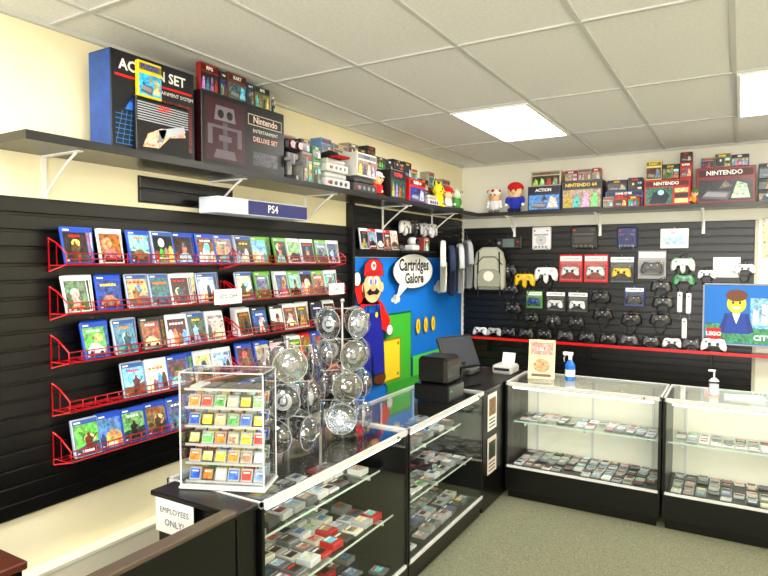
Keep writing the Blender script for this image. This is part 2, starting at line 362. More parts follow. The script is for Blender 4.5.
P([(-.15,.44),(-.12,.64),(.12,.64),(.15,.44),(.24,.40),(.29,.50),(.17,.64),(.1,.68),(-.1,.68),(-.2,.66),(-.26,.80),(-.17,.84),(-.13,.7),(-.24,.55),(-.2,.47)],RD)
P([(-.11,.4),(.11,.4),(.09,.58),(.06,.66),(.04,.58),(-.04,.58),(-.06,.66),(-.09,.58)],BL)
E(-.065,.56,.022,.022,(1,.85,.1));E(.065,.56,.022,.022,(1,.85,.1))
E(-.22,.85,.055,.06,OUT);E(-.22,.85,.047,.052,WHITE);E(.27,.42,.055,.05,OUT);E(.27,.42,.047,.043,WHITE)
E(0,.78,.145,.13,OUT);E(0,.78,.135,.12,SK);E(-.13,.78,.03,.04,SK);E(.135,.78,.03,.04,SK)
P([(-.14,.82),(-.11,.72),(-.14,.70),(-.15,.78)],(.35,.18,.06))
E(-.04,.83,.028,.042,WHITE);E(.045,.83,.028,.042,WHITE);E(-.033,.825,.013,.026,(.1,.3,.8));E(.038,.825,.013,.026,(.1,.3,.8))
P([(-.1,.745),(-.05,.775),(0,.765),(.05,.775),(.1,.745),(.06,.72),(0,.728),(-.06,.72)],OUT)
E(0,.785,.042,.034,(.98,.68,.48))
P([(-.15,.86),(-.13,.97),(-.05,1.01),(.06,1.01),(.14,.96),(.16,.86),(.08,.90),(-.07,.90)],OUT)
P([(-.14,.87),(-.12,.965),(-.05,1.0),(.06,1.0),(.13,.955),(.15,.87),(.08,.905),(-.07,.905)],RD)
P([(-.13,.87),(.14,.87),(.09,.915),(-.08,.915)],(.7,.03,.04));E(0,.95,.035,.035,WHITE);
m.text('M',.05,4.03,1.67,ly(),RD,'mural',bold=.002)
m.done('painted_mural')
m=MB();m.M=FL(WL+.06,4.70,1.62)
pts=[(.38*math.cos(t*math.pi/14),.155*math.sin(t*math.pi/14)) for t in range(28)]
m.prism(pts,[(0,1),(.01,1)],OUT,'card',False);m.prism(pts,[(-.004,.96),(0,.96)],WHITE,'card',False)
m.poly([(-.25,-.08),(-.12,-.13),(-.33,-.24)],-.0045,WHITE)
m.text('Cartridges',.145,0,.05,-.006,BLACK,bold=.004,sx=.9);m.text('Galore',.125,0,-.065,-.006,BLACK,bold=.004)
m.box(-.02,.02,.01,.02,-.02,.02,DK)
m.done('speech_bubble_sign')
# ---------------------------------------------------------------- cartons
def carton(name,M,w,d,h,col,title,tcol=WHITE,pic=(.3,.5,.8),side=None,style=0,m=None):
    own=m is None
    if own: m=MB()
    m.M=M
    m.bbox(-w/2,w/2,0,d,0,h,col,'bigart',.003)
    f=-.0008
    m.rect(-w/2+.006,w/2-.006,.006,h-.006,f,col,'bigart')
    if side: m.add([(-w/2-.0008,.004,.006),(-w/2-.0008,d-.004,.006),(-w/2-.0008,d-.004,h-.006),(-w/2-.0008,.004,h-.006)],[(0,1,2,3)],side,'bigart')
    m.box(-w/2+.002,w/2-.002,d*.49,d*.51,h,h+.0008,(.75,.65,.45))
    if style==0:
        v=R.choice([0,1,2])
        if v==0:
            m.rect(-w*.46,w*.12,h*.06,h*.70,f*2,pic,'art');m.poly([(-w*.38,h*.08),(-w*.02,h*.08),(w*.06,h*.38),(-w*.08,h*.62),(-w*.3,h*.5)],f*3,rcd(),'art');m.ell(-w*.13,h*.5,w*.07,h*.1,f*3.4,rcl(),'art')
            for i in range(3): m.rect(w*.17,w*.45,h*(.08+.2*i),h*(.24+.2*i),f*2,rcd() if i%2 else rcl(),'art')
        elif v==1:
            m.rect(-w*.46,w*.46,h*.06,h*.64,f*2,pic,'art')
            m.poly([(-w*.4,h*.14),(w*.05,h*.08),(w*.1,h*.3),(-w*.3,h*.36)],f*3,(.35,.35,.38));m.poly([(-w*.38,h*.2),(w*.02,h*.15),(w*.05,h*.27),(-w*.3,h*.32)],f*3.4,(.55,.55,.57))
            m.poly([(w*.1,h*.12),(w*.42,h*.12),(w*.36,h*.5),(w*.2,h*.58)],f*3,rcl(),'art');m.poly([(-w*.1,h*.4),(w*.12,h*.45),(0,h*.62)],f*3,rcd(),'art')
        else:
            m.rect(-w*.46,w*.46,h*.06,h*.68,f*2,rcd(),'art')
            for i in range(4): m.poly([(-w*.44+i*w*.22,h*.08),(-w*.26+i*w*.22,h*.08),(-w*.28+i*w*.22,h*R.uniform(.35,.55)),(-w*.36+i*w*.22,h*R.uniform(.45,.62))],f*3,rc(.6,.6),'art')
        m.rect(-w*.46,w*.46,h*.74,h*.93,f*2,tuple(c*.55 for c in col))
        m.text(title,min(h*.17,w*1.3/max(len(title),5)),-w*.02,h*.835,f*3.5,tcol,bold=.0012)
    elif style==1:
        for i in range(7): m.rect(-w*.46,-w*.02,h*(.06+.05*i),h*(.066+.05*i),f*2,(.2,.5,.8))
        for i in range(7): m.poly([(-w*.46+w*.07*i,h*.06),(-w*.455+w*.07*i,h*.06),(-w*.38+w*.05*i,h*.4),(-w*.385+w*.05*i,h*.4)],f*2.3,(.2,.5,.8))
        m.poly([(-w*.36,h*.42),(-w*.2,h*.66),(-w*.08,h*.42)],f*2,(.15,.4,.75),'art')
        m.rect(.0,w*.46,h*.1,h*.62,f*2,(.35,.12,.12),'art')
        m.text(title,h*.15,-w*.02,h*.86,f*3,WHITE,bold=.0015);m.rect(-w*.46,w*.46,h*.74,h*.765,f*2,RED);m.text('ENTERTAINMENT SYSTEM',h*.055,w*.18,h*.69,f*3,WHITE)
    elif style==2:
        m.rect(-w*.47,-w*.02,h*.08,h*.93,f*2,(.22,.07,.12),'bigart')
        rb=(.40,.37,.41)
        m.poly([(-w*.38,h*.12),(-w*.12,h*.12),(-w*.15,h*.24),(-w*.35,h*.24)],f*3,rb);m.rect(-w*.275,-w*.225,h*.24,h*.62,f*3,(.33,.3,.34));m.rect(-w*.32,-w*.18,h*.36,h*.44,f*3.3,rb)
        m.poly([(-w*.37,h*.64),(-w*.13,h*.64),(-w*.15,h*.84),(-w*.35,h*.84)],f*3,(.48,.45,.49));m.ell(-w*.3,h*.73,w*.035,h*.06,f*4,BLACK);m.ell(-w*.2,h*.73,w*.035,h*.06,f*4,BLACK)
        m.rect(-w*.44,-w*.39,h*.3,h*.56,f*3,rb);m.rect(-w*.11,-w*.06,h*.3,h*.56,f*3,rb);m.rect(-w*.44,-w*.06,h*.53,h*.57,f*3.3,rb)
        m.rect(w*.02,w*.46,h*.70,h*.86,f*2,(.8,.75,.72));m.rect(w*.028,w*.452,h*.713,h*.847,f*2.5,BLACK)
        m.text(title,h*.14,w*.24,h*.78,f*4,(.95,.85,.8),bold=.001);m.text('ENTERTAINMENT',h*.07,w*.24,h*.62,f*4,WHITE);m.text('DELUXE SET',h*.10,w*.24,h*.50,f*4,(.95,.75,.7),bold=.0006)
        m.rect(w*.08,w*.4,h*.12,h*.32,f*2,(.25,.25,.28),'art')
    elif style==3:
        m.rect(-w*.49,w*.49,h*.02,h*.98,f*1.5,(.06,.06,.08))
        for i in range(8): m.rect(-w*.48,w*.48,h*(.58+.045*i),h*(.60+.045*i),f*2,(.68,.70,.74))
        m.poly([(-w*.4,h*.1),(-w*.1,h*.12),(w*.1,h*.35),(w*.42,h*.42),(w*.4,h*.52),(-w*.05,h*.5),(-w*.3,h*.35)],f*3,(.85,.6,.5),'art')
        m.poly([(-w*.05,h*.3),(w*.42,h*.52),(w*.38,h*.62),(-w*.12,h*.46)],f*4,(.72,.74,.78));m.poly([(-w*.1,h*.46),(w*.05,h*.5),(-w*.02,h*.25),(-w*.12,h*.22)],f*4,(.5,.52,.56));m.text(title,h*.15,0,h*.86,f*5,(.9,.2,.15),bold=.001)
        m.box(-w*.49,w*.49,-.0012,0,h*.965,h*.98,WHITE);m.box(-w*.49,w*.49,-.0012,0,h*.01,h*.02,WHITE)
    if own: m.done(name)
SZ=2.181
carton('console_carton',FL(-2.29,1.85,SZ),.45,.15,.42,(.07,.08,.12),'ACTION SET',side=(.12,.3,.62),style=1)
carton('light_gun_box',FL(-2.262,1.87,SZ),.29,.024,.24,(.06,.06,.08),'ZAP',style=3)
carton('video_game_box',FL(-2.262,1.80,SZ+.242),.125,.022,.155,(.95,.82,.12),'PUZZLE',(.1,.2,.7),pic=(.2,.6,.9))
carton('console_carton',FL(-2.28,2.42,SZ),.62,.20,.365,(.06,.055,.06),'Nintendo',side=(.16,.05,.09),style=2)
x=2.13
for i,(c,w,h) in enumerate([((.6,.12,.1),.13,.14),((.2,.15,.15),.05,.13),((.45,.2,.15),.14,.14),((.2,.25,.4),.05,.12),((.25,.3,.28),.13,.12),((.7,.7,.65),.04,.1)]):
    carton('video_game_box',FL(-2.31,x+w/2,SZ+.367),w-.004,.03 if w>.06 else .09,h,c,R.choice(['MEGA','RPG','QUEST','KART']),pic=rcd());x+=w+.004
# ---------------------------------------------------------------- controllers etc
HALF=[(0,.034),(.018,.034),(.03,.038),(.05,.038),(.066,.030),(.076,.008),(.083,-.025),(.080,-.046),(.068,-.052),(.055,-.04),(.042,-.022),(.022,-.018),(0,-.018)]
OUTL=HALF+[(-a,b) for a,b in HALF[-2:0:-1]]
H64=[(0,.036),(.03,.036),(.06,.034),(.078,.018),(.085,-.02),(.08,-.06),(.066,-.062),(.056,-.03),(.04,-.016),(.02,-.02),(.018,-.06),(.008,-.078),(0,-.08)]
O64=H64+[(-a,b) for a,b in H64[-2:0:-1]]
def pad(m,M,col,s=1,kind=0,btn=None,cable=False):
    m.M=M@Matrix.Scale(s,4)
    o=O64 if kind==1 else OUTL
    m.prism(o,[(-.022,.78),(-.019,.9),(-.008,1),(.004,1),(.014,.88),(.017,.7)],col,'plastic',True)
    dk=btn or (DK if sum(col)>.9 else (.35,.35,.37))
    f=-.0225
    if kind==1:
        m.cyl((0,f+.003,-.012),(0,f-.008,-.012),.010,col=(.6,.6,.6));m.sph((0,f-.009,-.012),(.009,.005,.009),(.7,.7,.7),u=8,w=5)
    else:
        for a in (-.024,.026): m.cyl((a,f+.004,-.004),(a,f-.006,-.004),.0095,col=dk,n=10);m.cyl((a,f-.006,-.004),(a,f-.009,-.004),.012,.011,col=dk,n=10)
    m.box(-.055,-.037,f-.002,f+.004,.009,.015,dk);m.box(-.049,-.043,f-.002,f+.004,.003,.021,dk)
    for (a,b),c in zip(((.045,.004),(.054,.012),(.045,.020),(.036,.012)),((.2,.7,.25),(.85,.15,.15),(.95,.8,.15),(.2,.35,.85))):
        m.cyl((a,f+.003,b),(a,f-.003,b),.0042,col=c,n=8)
    m.ell(0,.015,.006,.006,f-.001,(.8,.8,.82))
    m.bbox(-.062,-.03,-.012,.006,.034,.043,dk,b=.003);m.bbox(.03,.062,-.012,.006,.034,.043,dk,b=.003)
    if cable:
        m.tube([(0,0,.034),(0,0,.06),(.02,.005,.075),(.04,.005,.03),(.05,.012,-.06),(.02,.012,-.13),(-.02,.012,-.14),(-.045,.012,-.08),(-.03,.012,.01)],.003,DK,'plastic',5)
        m.tube([(0,0,.06),(-.02,.006,.05),(-.055,.014,-.05),(-.03,.014,-.12),(.015,.014,-.125),(.04,.014,-.05)],.003,DK,'plastic',5)
def hook(m,M,l=.05):
    m.M=M;m.tube([(0,.005,.0),(0,-l,0),(0,-l-.008,.012)],.0022,(.7,.7,.7),'metal',5)
def pad_on_wall(x,z,col,s=1.,kind=0,cable=True,rot=0,name='game_controller',btn=None,y=WB-.062):
    m=MB();pad(m,FB(x,y,z)@RY(rot),col,s,kind,btn,cable);hook(m,FB(x,y+.018,z+.04*s),.03);m.done(name)
def pack(x,z,card,ctrl,w=.2,h=.22,kind=0):
    m=MB();m.M=FB(x,WB-.045,z)
    m.bbox(-w/2,w/2,0,.012,-h/2,h/2,card,'card',.002)
    m.rect(-w/2+.008,w/2-.008,h*.26,h*.44,-.001,WHITE);m.text('CONTROLLER',w*.11,0,h*.35,-.002,card,bold=.0006)
    m.rect(-w/2+.012,w/2-.012,-h*.44,h*.22,-.001,tuple(min(1,c*.5+.35) for c in card),'card')
    pts=[(-w*.42,-h*.4),(w*.42,-h*.4),(w*.44,-h*.3),(w*.44,h*.12),(w*.36,h*.2),(-w*.36,h*.2),(-w*.44,h*.12),(-w*.44,-h*.3)]
    m.prism(pts,[(-.045,.8),(-.04,.92),(-.001,1)],WHITE,'acrylic',True)
    pad(m,FB(x,WB-.068,z-.02),ctrl,w/.2*.95,kind);hook(m,FB(x,WB-.035,z+h*.49),.03);m.done('controller_blister_pack')
def console_on_wall(x,z,w,h,col,dk,disc=False):
    m=MB();m.M=FB(x,WB-.075,z)
    m.bbox(-w/2,w/2,0,.05,-h/2,h/2,col,'plastic',.01);m.box(-w*.38,w*.38,-.002,.004,h*.12,h*.18,dk)
    if disc: m.cyl((0,.003,-h*.08),(0,-.006,-h*.08),w*.3,w*.28,24,col=tuple(c*.85 for c in col));m.cyl((0,-.005,-h*.08),(0,-.008,-h*.08),w*.06,col=dk)
    else:
        for i in range(5): m.box(-w*.35,w*.35,-.0015,.004,-h*(.02+.05*i),-h*(.0+.05*i),dk)
    for i in range(4): m.cyl((-w*.27+i*w*.18,.005,-h*.38),(-w*.27+i*w*.18,-.004,-h*.38),.012,col=dk)
    m.box(-w*.4,-w*.3,-.003,.003,h*.3,h*.36,RED);m.box(w*.28,w*.4,-.003,.003,h*.3,h*.36,dk)
    m.M=T(0,0,0)
    for a in (-w*.35,w*.35): m.tube([(x+a,WB-.023,z-h/2+.0),(x+a,WB-.085,z-h/2-.004),(x+a,WB-.088,z-h/2+.03)],.004,(.7,.7,.7),'metal',5)
    m.done('game_console')
console_on_wall(-1.67,1.93,.18,.22,(.85,.85,.86),(.5,.5,.52),True)
console_on_wall(-1.27,1.93,.24,.21,(.10,.10,.11),(.3,.3,.3))
console_on_wall(-.89,1.92,.17,.19,(.12,.16,.38),(.4,.4,.45),True)
m=MB();m.M=FB(-.5,WB-.09,1.82);m.bbox(-.11,.11,0,.06,0,.17,(.93,.93,.93),'card',.003);m.rect(-.09,.09,.03,.10,-.001,(.6,.7,.8),'art');m.text('wii',.05,0,.135,-.002,(.45,.45,.48));hook(m,FB(-.5,WB-.035,1.99),.05);m.done('boxed_accessory')
m=MB();m.M=FB(-2.0,WB-.07,1.83);m.bbox(-.13,.13,0,.04,0,.12,(.14,.14,.15),'plastic',.01);m.rect(-.06,.06,.02,.10,-.001,(.35,.42,.4));m.cyl((-.095,.002,.06),(-.095,-.006,.06),.016,col=GREY);m.cyl((.095,.002,.07),(.095,-.006,.07),.01,col=RED);hook(m,FB(-2.0,WB-.035,1.95),.04);m.done('handheld_console')
pack(-1.39,1.64,(.80,.08,.08),(.8,.8,.82),.215,.26);pack(-1.16,1.64,(.82,.08,.08),(.82,.82,.84),.215,.26);pack(-.93,1.63,(.12,.13,.18),(.88,.72,.2),.215,.26)
pack(-.68,1.675,(.62,.62,.64),(.25,.25,.27),.23,.25)
pad_on_wall(-1.83,1.54,(.85,.7,.12),1.25,1);pad_on_wall(-2.0,1.62,(.18,.18,.2),1.05,1);pad_on_wall(-1.98,1.43,(.12,.12,.13),1.05,0)
pad_on_wall(-1.62,1.60,(.9,.9,.9),1.35,1);pad_on_wall(-.43,1.69,(.85,.87,.85),1.15,1,btn=(.15,.6,.3));pad_on_wall(-.42,1.55,(.15,.5,.28),1.1,0)
pad_on_wall(-.245,1.6,(.93,.93,.93),.85,0);pad_on_wall(.035,1.65,(.93,.93,.93),.9,0)
m=MB();m.M=FB(-.1,WB-.03,1.57);m.box(-.1,.1,0,.004,0,.17,WHITE)
for i,t in enumerate(('NO','REFUNDS ON','ACCESSORIES')): m.text(t,.026,0,.135-.045*i,-.001,BLACK)
m.done('paper_notice')
pack(-1.74,1.33,(.35,.6,.25),(.15,.3,.6),.16,.17);pack(-1.53,1.32,(.1,.1,.11),(.9,.9,.9),.19,.20);pack(-1.32,1.32,(.12,.12,.13),(.92,.92,.92),.19,.20)
pack(-.82,1.385,(.12,.2,.45),(.12,.12,.13),.17,.18)
for x,z in ((-1.11,1.38),(-.58,1.35),(-1.09,1.22),(-.60,1.20),(-1.95,1.24),(-.84,1.19),(-.60,1.49)): pad_on_wall(x,z,(.10,.10,.11),1.08,0)
pad_on_wall(-1.33,1.13,(.14,.14,.15),.95,0);pad_on_wall(-1.55,1.14,(.2,.2,.2),.9,1);pad_on_wall(-1.76,1.15,(.10,.10,.11),.95,0)
def wand(x,z,col):
    m=MB();m.M=FB(x,WB-.06,z);m.bbox(-.02,.02,0,.03,-.09,.09,col,'plastic',.008);m.cyl((0,.002,.03),(0,-.004,.03),.010,col=(.8,.8,.82));m.box(-.01,.01,-.002,.002,.055,.065,GREY);m.box(-.003,.003,-.002,.002,.05,.07,GREY)
    for i in range(3): m.cyl((0,.002,-.02-.02*i),(0,-.003,-.02-.02*i),.005,col=(.4,.6,.9))
    m.tube([(0,.015,-.09),(.01,.02,-.13),(-.02,.02,-.16),(.015,.02,-.15)],.002,GREY,'plastic',4);hook(m,FB(x,WB-.045,z+.092),.02);m.done('motion_remote')
wand(-.45,1.35,WHITE);wand(-.38,1.34,(.93,.93,.95));wand(-.41,1.12,WHITE)
m=MB();m.M=FB(-.27,WB-.06,1.0)
m.box(0,.66,0,.03,0,.52,(.1,.1,.1),front=(.06,.42,.76),fmat='mural')
f=-.001;m.rect(.02,.64,.02,.18,f,(.15,.45,.3),'art');m.rect(.35,.62,.15,.4,f*1.5,(.4,.6,.75),'art')
for i in range(4): m.rect(.37+.06*i,.41+.06*i,.18,.30+.05*(i%3),f*1.8,(.75,.8,.85),'art')
m.rect(.16,.34,.10,.27,f*2,(.1,.25,.6));m.poly([(.12,.12),(.17,.27),(.19,.25),(.16,.10)],f*2.4,(.1,.2,.5));m.poly([(.38,.12),(.33,.27),(.31,.25),(.34,.10)],f*2.4,(.1,.2,.5))
m.poly([(.22,.27),(.28,.27),(.25,.18)],f*2.6,WHITE)
m.ell(.25,.35,.07,.08,f*3,(.96,.8,.2));m.ell(.25,.42,.08,.05,f*3.5,(.4,.22,.1));m.ell(.225,.36,.009,.012,f*4,BLACK);m.ell(.275,.36,.009,.012,f*4,BLACK);m.poly([(.21,.325),(.29,.325),(.27,.305),(.23,.305)],f*4,WHITE)
m.rect(.03,.14,.04,.14,f*3,RED);m.text('LEGO',.045,.085,.09,f*4,WHITE,bold=.002);m.text('CITY',.06,.44,.07,f*4,WHITE,bold=.002)
for a in ((0,.66,-.008,.001,0,.012),(0,.66,-.008,.001,.508,.52),(0,.012,-.008,.001,0,.52),(.648,.66,-.008,.001,0,.52)): m.box(*a,(.6,.6,.62))
m.box(.05,.6,.03,.058,.0,.02,DK)
m.done('advert_poster')
for x0,z0,w,h,c in ((.14,1.72,.22,.36,(.75,.72,.55)),(.38,1.6,.3,.45,(.3,.4,.6))):
    m=MB();m.M=FB(x0,WB-.004,z0);m.box(0,w,0,.003,0,h,WHITE);m.rect(.01,w-.01,.01,h-.01,-.001,c,'art');m.rect(.03,w-.03,h*.8,h*.93,-.002,WHITE);m.ell(w/2,h*.42,w*.28,h*.24,-.002,rcd(),'art');m.done('wall_poster')
m=MB();m.box(-2.46,.35,WB-.17,WB-.023,.925,.945,BLACK,'laminate');m.box(-2.46,.35,WB-.176,WB-.17,.922,.948,(.8,.08,.1),'plastic')
for x in (-2.2,-1.2,-.2): m.M=T(x,0,0);m.prism([(0,.925),(0.012,.925),(.012,.8),(0,.8)],[(WB-.15,1),(WB-.023,1)],BLACK,'plastic',False)
m.done('display_shelf')
for x,c in [(-2.28,(.9,.9,.9)),(-2.13,(.7,.7,.7)),(-1.98,BLACK),(-1.8,(.15,.15,.16)),(-1.62,BLACK),(-1.42,(.2,.2,.22)),(-1.22,BLACK),(-1.03,BLACK),(-.85,(.3,.3,.32)),(-.67,BLACK),(-.5,(.85,.85,.85)),(-.35,(.2,.2,.2))]:
    m=MB();pad(m,FB(x,WB-.10,.999)@RX(-12),c,.95,0);m.M=FB(x,WB-.10,.946);m.box(-.03,.03,-.03,.02,0,.006,(.4,.4,.4),'acrylic');m.tube([(-.02,.02,.003),(-.02,.024,.05)],.002,GREY,'metal',4);m.tube([(.02,.02,.003),(.02,.024,.05)],.002,GREY,'metal',4);m.done('game_controller')
m=MB();pad(m,FB(-.18,WB-.13,1.01)@RX(-12),(.92,.92,.92),1.2,0);m.M=FB(-.18,WB-.13,.946);m.box(-.03,.03,-.03,.02,0,.006,(.4,.4,.4),'acrylic');m.done('game_controller')
# ---------------------------------------------------------------- plush figures
def plush(M,h,body,hat,skin=(.96,.78,.6),name='plush_toy',ears=None,spots=None):
    m=MB();m.M=M@Matrix.Scale(h,4)
    m.sph((0,0,.3),(.22,.17,.26),body,'cloth')
    for a in (-1,1):
        m.sph((a*.12,-.1,.07),(.1,.15,.07),tuple(c*.5 for c in body) if not ears else body,'cloth',10,7);m.sph((a*.24,-.03,.36),(.09,.07,.15),body,'cloth',10,7);m.sph((a*.27,-.05,.24),.06,WHITE,'cloth',8,6)
        m.sph((a*.08,-.205,.70),(.035,.02,.055),BLACK,'plastic',8,6)
    m.sph((0,0,.66),(.25,.22,.23),skin,'cloth');m.sph((0,-.23,.62),(.06,.05,.05),tuple(c*.9 for c in skin),'cloth',8,6)
    if hat: m.sph((0,.02,.80),(.30 if spots else .26,.25,.17),hat,'cloth');m.sph((0,-.2,.74),(.19,.1,.03),hat,'cloth')
    if spots:
        for a,b,c in ((0,-.20,.86),(.22,-.08,.84),(-.22,-.08,.84)): m.sph((a,b,c),(.07,.05,.06),spots,'cloth',8,6)
    if ears:
        for a in (-1,1): m.cyl((a*.15,0,.82),(a*.26,0,1.08),.06,.01,8,ears,'cloth');m.cyl((a*.232,0,1.01),(a*.265,0,1.09),.028,.006,8,BLACK,'cloth')
        m.sph((.17,-.19,.6),(.04,.02,.04),RED,'cloth',8,6);m.sph((-.17,-.19,.6),(.04,.02,.04),RED,'cloth',8,6)
    m.done(name)
m=MB();m.M=FL(-2.33,2.825,SZ)@Matrix.Scale(1.2,4)
m.cyl((0,0,0),(0,0,.025),.06,.055,18,(.2,.2,.22));m.cyl((0,0,.02),(0,0,.14),.018,col=GREY);m.bbox(-.045,.045,-.03,.03,.10,.14,(.25,.25,.27));m.bbox(-.06,.06,-.045,.03,.145,.20,(.15,.15,.17),b=.012)
for a in (-1,1): m.cyl((a*.03,-.046,.172),(a*.03,-.056,.172),.02,.018,12,(.4,.1,.1));m.box(a*.06-.012,a*.06+.012,-.07,.0,.09,.105,GREY);m.box(a*.05-.006,a*.05+.006,-.08,-.06,.07,.12,GREY)
m.done('toy_robot')
def pile(name,M,items):
    m=MB()
    for (x0,x1,y0,y1,z0,z1,c) in items:
        carton('',M@T((x0+x1)/2,y0,z0),x1-x0,y1-y0,z1-z0,c,R.choice(['MEGA','SUPER','RPG','KART','QUEST','STAR','ZONE']),R.choice([WHITE,(.95,.8,.2),RED]),pic=rcd(),m=m)
    m.done(name)
pile('video_game_box_pile',FL(-2.30,0,SZ),[(2.92,3.02,0,.12,0,.19,(.6,.58,.55)),(3.024,3.11,0,.12,0,.16,(.25,.6,.3)),(3.024,3.11,0,.12,.162,.24,(.3,.55,.35)),(2.925,3.01,.01,.12,.192,.27,(.25,.25,.3))])
def row(M,x0,x1,hmin,hmax,d0=0,name='video_game_box_pile',wmax=.2):
    items=[];x=x0
    while x<x1-.06:
        w=R.uniform(.09,wmax);w=min(w,x1-x);h=R.uniform(hmin,hmax);z=0
        while z+.08<h:
            hh=R.uniform(.08,.17);hh=min(hh,h-z);items.append((x,x+w-.004,d0,d0+.09,z,z+hh-.002,R.choice([rcd(),rcd(),rcl(),(.7,.12,.1),(.1,.1,.12),(.6,.58,.52)])));z+=hh
        x+=w
    pile(name,M,items)
row(FL(-2.435,0,SZ),2.74,3.42,.26,.40);row(FL(-2.435,0,SZ),3.44,4.7,.32,.45);row(FL(-2.435,0,SZ),4.72,5.55,.24,.36)
def console(M,w,d,h,col,dk):
    m=MB();m.M=M
    m.bbox(-w/2,w/2,0,d,0,h*.6,col,'plastic',.008);m.bbox(-w*.42,w*.42,d*.08,d*.92,h*.6,h,tuple(c*.93 for c in col),'plastic',.012)
    m.box(-w*.28,w*.28,d*.4,d*.55,h,h+.002,dk);
    for i in range(4): m.cyl((-w*.3+w*.2*i,.002,h*.3),(-w*.3+w*.2*i,-.005,h*.3),h*.13,col=dk,n=10)
    m.box(-w*.4,-w*.34,-.002,.004,h*.2,h*.4,RED);m.done('game_console')
console(FL(-2.27,3.26,SZ),.28,.15,.10,(.82,.82,.83),(.3,.3,.35));console(FL(-2.27,3.26,SZ+.103),.24,.15,.085,(.9,.9,.88),(.5,.5,.5))
m=MB();m.M=FL(-2.34,3.26,SZ+.192);m.prism([(.075*math.cos(t*math.pi/10),.055*math.sin(t*math.pi/10)) for t in range(11)],[(-.07,.35),(-.055,.75),(-.02,1),(.03,.95),(.055,.7),(.068,.3)],(.12,.12,.13),'cloth',True);m.prism([(-.07,.0),(.07,.0),(.06,.012),(-.06,.012)],[(-.13,.7),(-.11,.95),(-.05,1)],(.75,.1,.12),'cloth');m.sph((0,0,.056),.009,RED,'cloth',8,5);m.done('baseball_cap')
console(FL(-2.27,3.60,SZ),.3,.14,.11,(.25,.25,.27),(.6,.6,.6));carton('console_carton',FL(-2.27,3.61,SZ+.114),.26,.14,.16,(.9,.9,.88),'GAME',(.2,.3,.5),pic=(.6,.75,.85))
plush(FL(-2.34,3.86,SZ),.20,(.85,.1,.1),(.9,.9,.92))
carton('console_carton',FL(-2.28,4.08,SZ),.24,.14,.22,(.10,.10,.12),'SYSTEM',(.95,.2,.2),pic=(.3,.5,.3))
carton('console_carton',FL(-2.28,4.40,SZ),.28,.14,.19,(.75,.12,.12),'SUPER 64',pic=(.15,.2,.5))
console(FL(-2.27,4.69,SZ),.2,.14,.09,(.75,.75,.73),(.4,.3,.5))
plush(FL(-2.34,4.92,SZ),.24,(.95,.83,.15),None,skin=(.96,.85,.2),ears=(.95,.83,.15))
plush(FL(-2.34,5.12,SZ),.22,(.85,.85,.85),(.85,.1,.1));plush(FL(-2.34,5.32,SZ),.25,(.3,.6,.25),None,skin=(.85,.9,.8))
# back shelf merchandise
plush(FB(-2.1,5.70,SZ),.25,(.9,.9,.92),WHITE,spots=RED);plush(FB(-1.89,5.70,SZ),.3,(.15,.2,.65),RED)
carton('console_carton',FB(-1.60,5.66,SZ),.31,.2,.23,(.12,.13,.25),'ACTION',pic=(.3,.5,.75));carton('video_game_box',FB(-1.59,5.68,SZ+.232),.28,.15,.14,(.75,.7,.6),'MEGA SET',(.5,.1,.1),pic=(.5,.3,.2))
carton('console_carton',FB(-1.255,5.65,SZ),.36,.2,.26,(.14,.12,.13),'NINTENDO 64',(.95,.8,.3),pic=(.5,.15,.12))
carton('console_carton',FB(-.90,5.71,SZ),.32,.17,.15,(.2,.3,.5),'GAME CUBE',pic=(.5,.4,.55));row(FB(0,5.74,SZ+.152),-1.05,-.75,.10,.16)
carton('console_carton',FB(-.55,5.65,SZ),.36,.2,.22,(.66,.12,.10),'NINTENDO',WHITE,pic=(.2,.35,.3))
row(FB(0,5.67,SZ+.222),-.72,-.36,.14,.26,wmax=.14)
carton('console_carton',FB(-.12,5.64,SZ),.42,.22,.29,(.45,.1,.12),'NINTENDO',(.95,.95,.95),pic=(.12,.12,.15))
row(FB(0,5.67,SZ+.292),-.30,.08,.09,.13,wmax=.13)
row(FB(0,5.67,SZ),.11,.45,.3,.42);carton('console_carton',FB(.68,5.65,SZ),.4,.2,.3,(.2,.25,.5),'DREAM',pic=(.7,.6,.3))
row(FB(0,5.61,SZ),-1.06,-.74,.09,.14,wmax=.13);row(FB(0,5.70,SZ+.262),-1.42,-1.10,.09,.13,wmax=.15)
plush(FB(-.335,5.66,SZ+.001),.13,(.95,.6,.2),(.3,.5,.2));plush(FB(-1.75,5.64,SZ+.001)@T(.0,-.02,0),.001,(.9,.5,.5),None) if False else None
# ---------------------------------------------------------------- things over mural
m=MB()
for i in range(5): case(m,FL(WL+.09,3.86+i*.115,1.80)@RX(-8),'r' if i%2 else 'w')
m.M=FL(WL+.025,3.79,1.79);m.box(0,.62,-.10,0,0,.006,WHITE,'acrylic');m.box(0,.62,-.10,-.094,0,.05,(.9,.9,.9),'acrylic')
m.done('game_case_display')
for y,c in ((4.50,(.8,.8,.78)),(4.68,(.15,.15,.16)),(4.86,(.7,.7,.72)),(5.02,(.85,.85,.85))):
    m=MB();pad(m,FL(WL+.075,y,2.01),c,1.1,1,None,False);hook(m,FL(WL+.06,y,2.05),.03);m.done('game_controller')
m=MB();m.M=FL(WL+.023,4.5,1.785);m.box(0,.4,-.15,0,0,.008,BLACK,'laminate');m.done('display_shelf')
m=MB();m.M=FL(WL+.1,4.79,1.795);m.bbox(-.05,.05,-.04,.03,.001,.12,(.55,.2,.2),'bigart',.003);cover(m,-.045,.045,.006,.11,-.0415);m.done('video_game_box')
m=MB();m.M=FL(WL+.1,4.6,1.795)
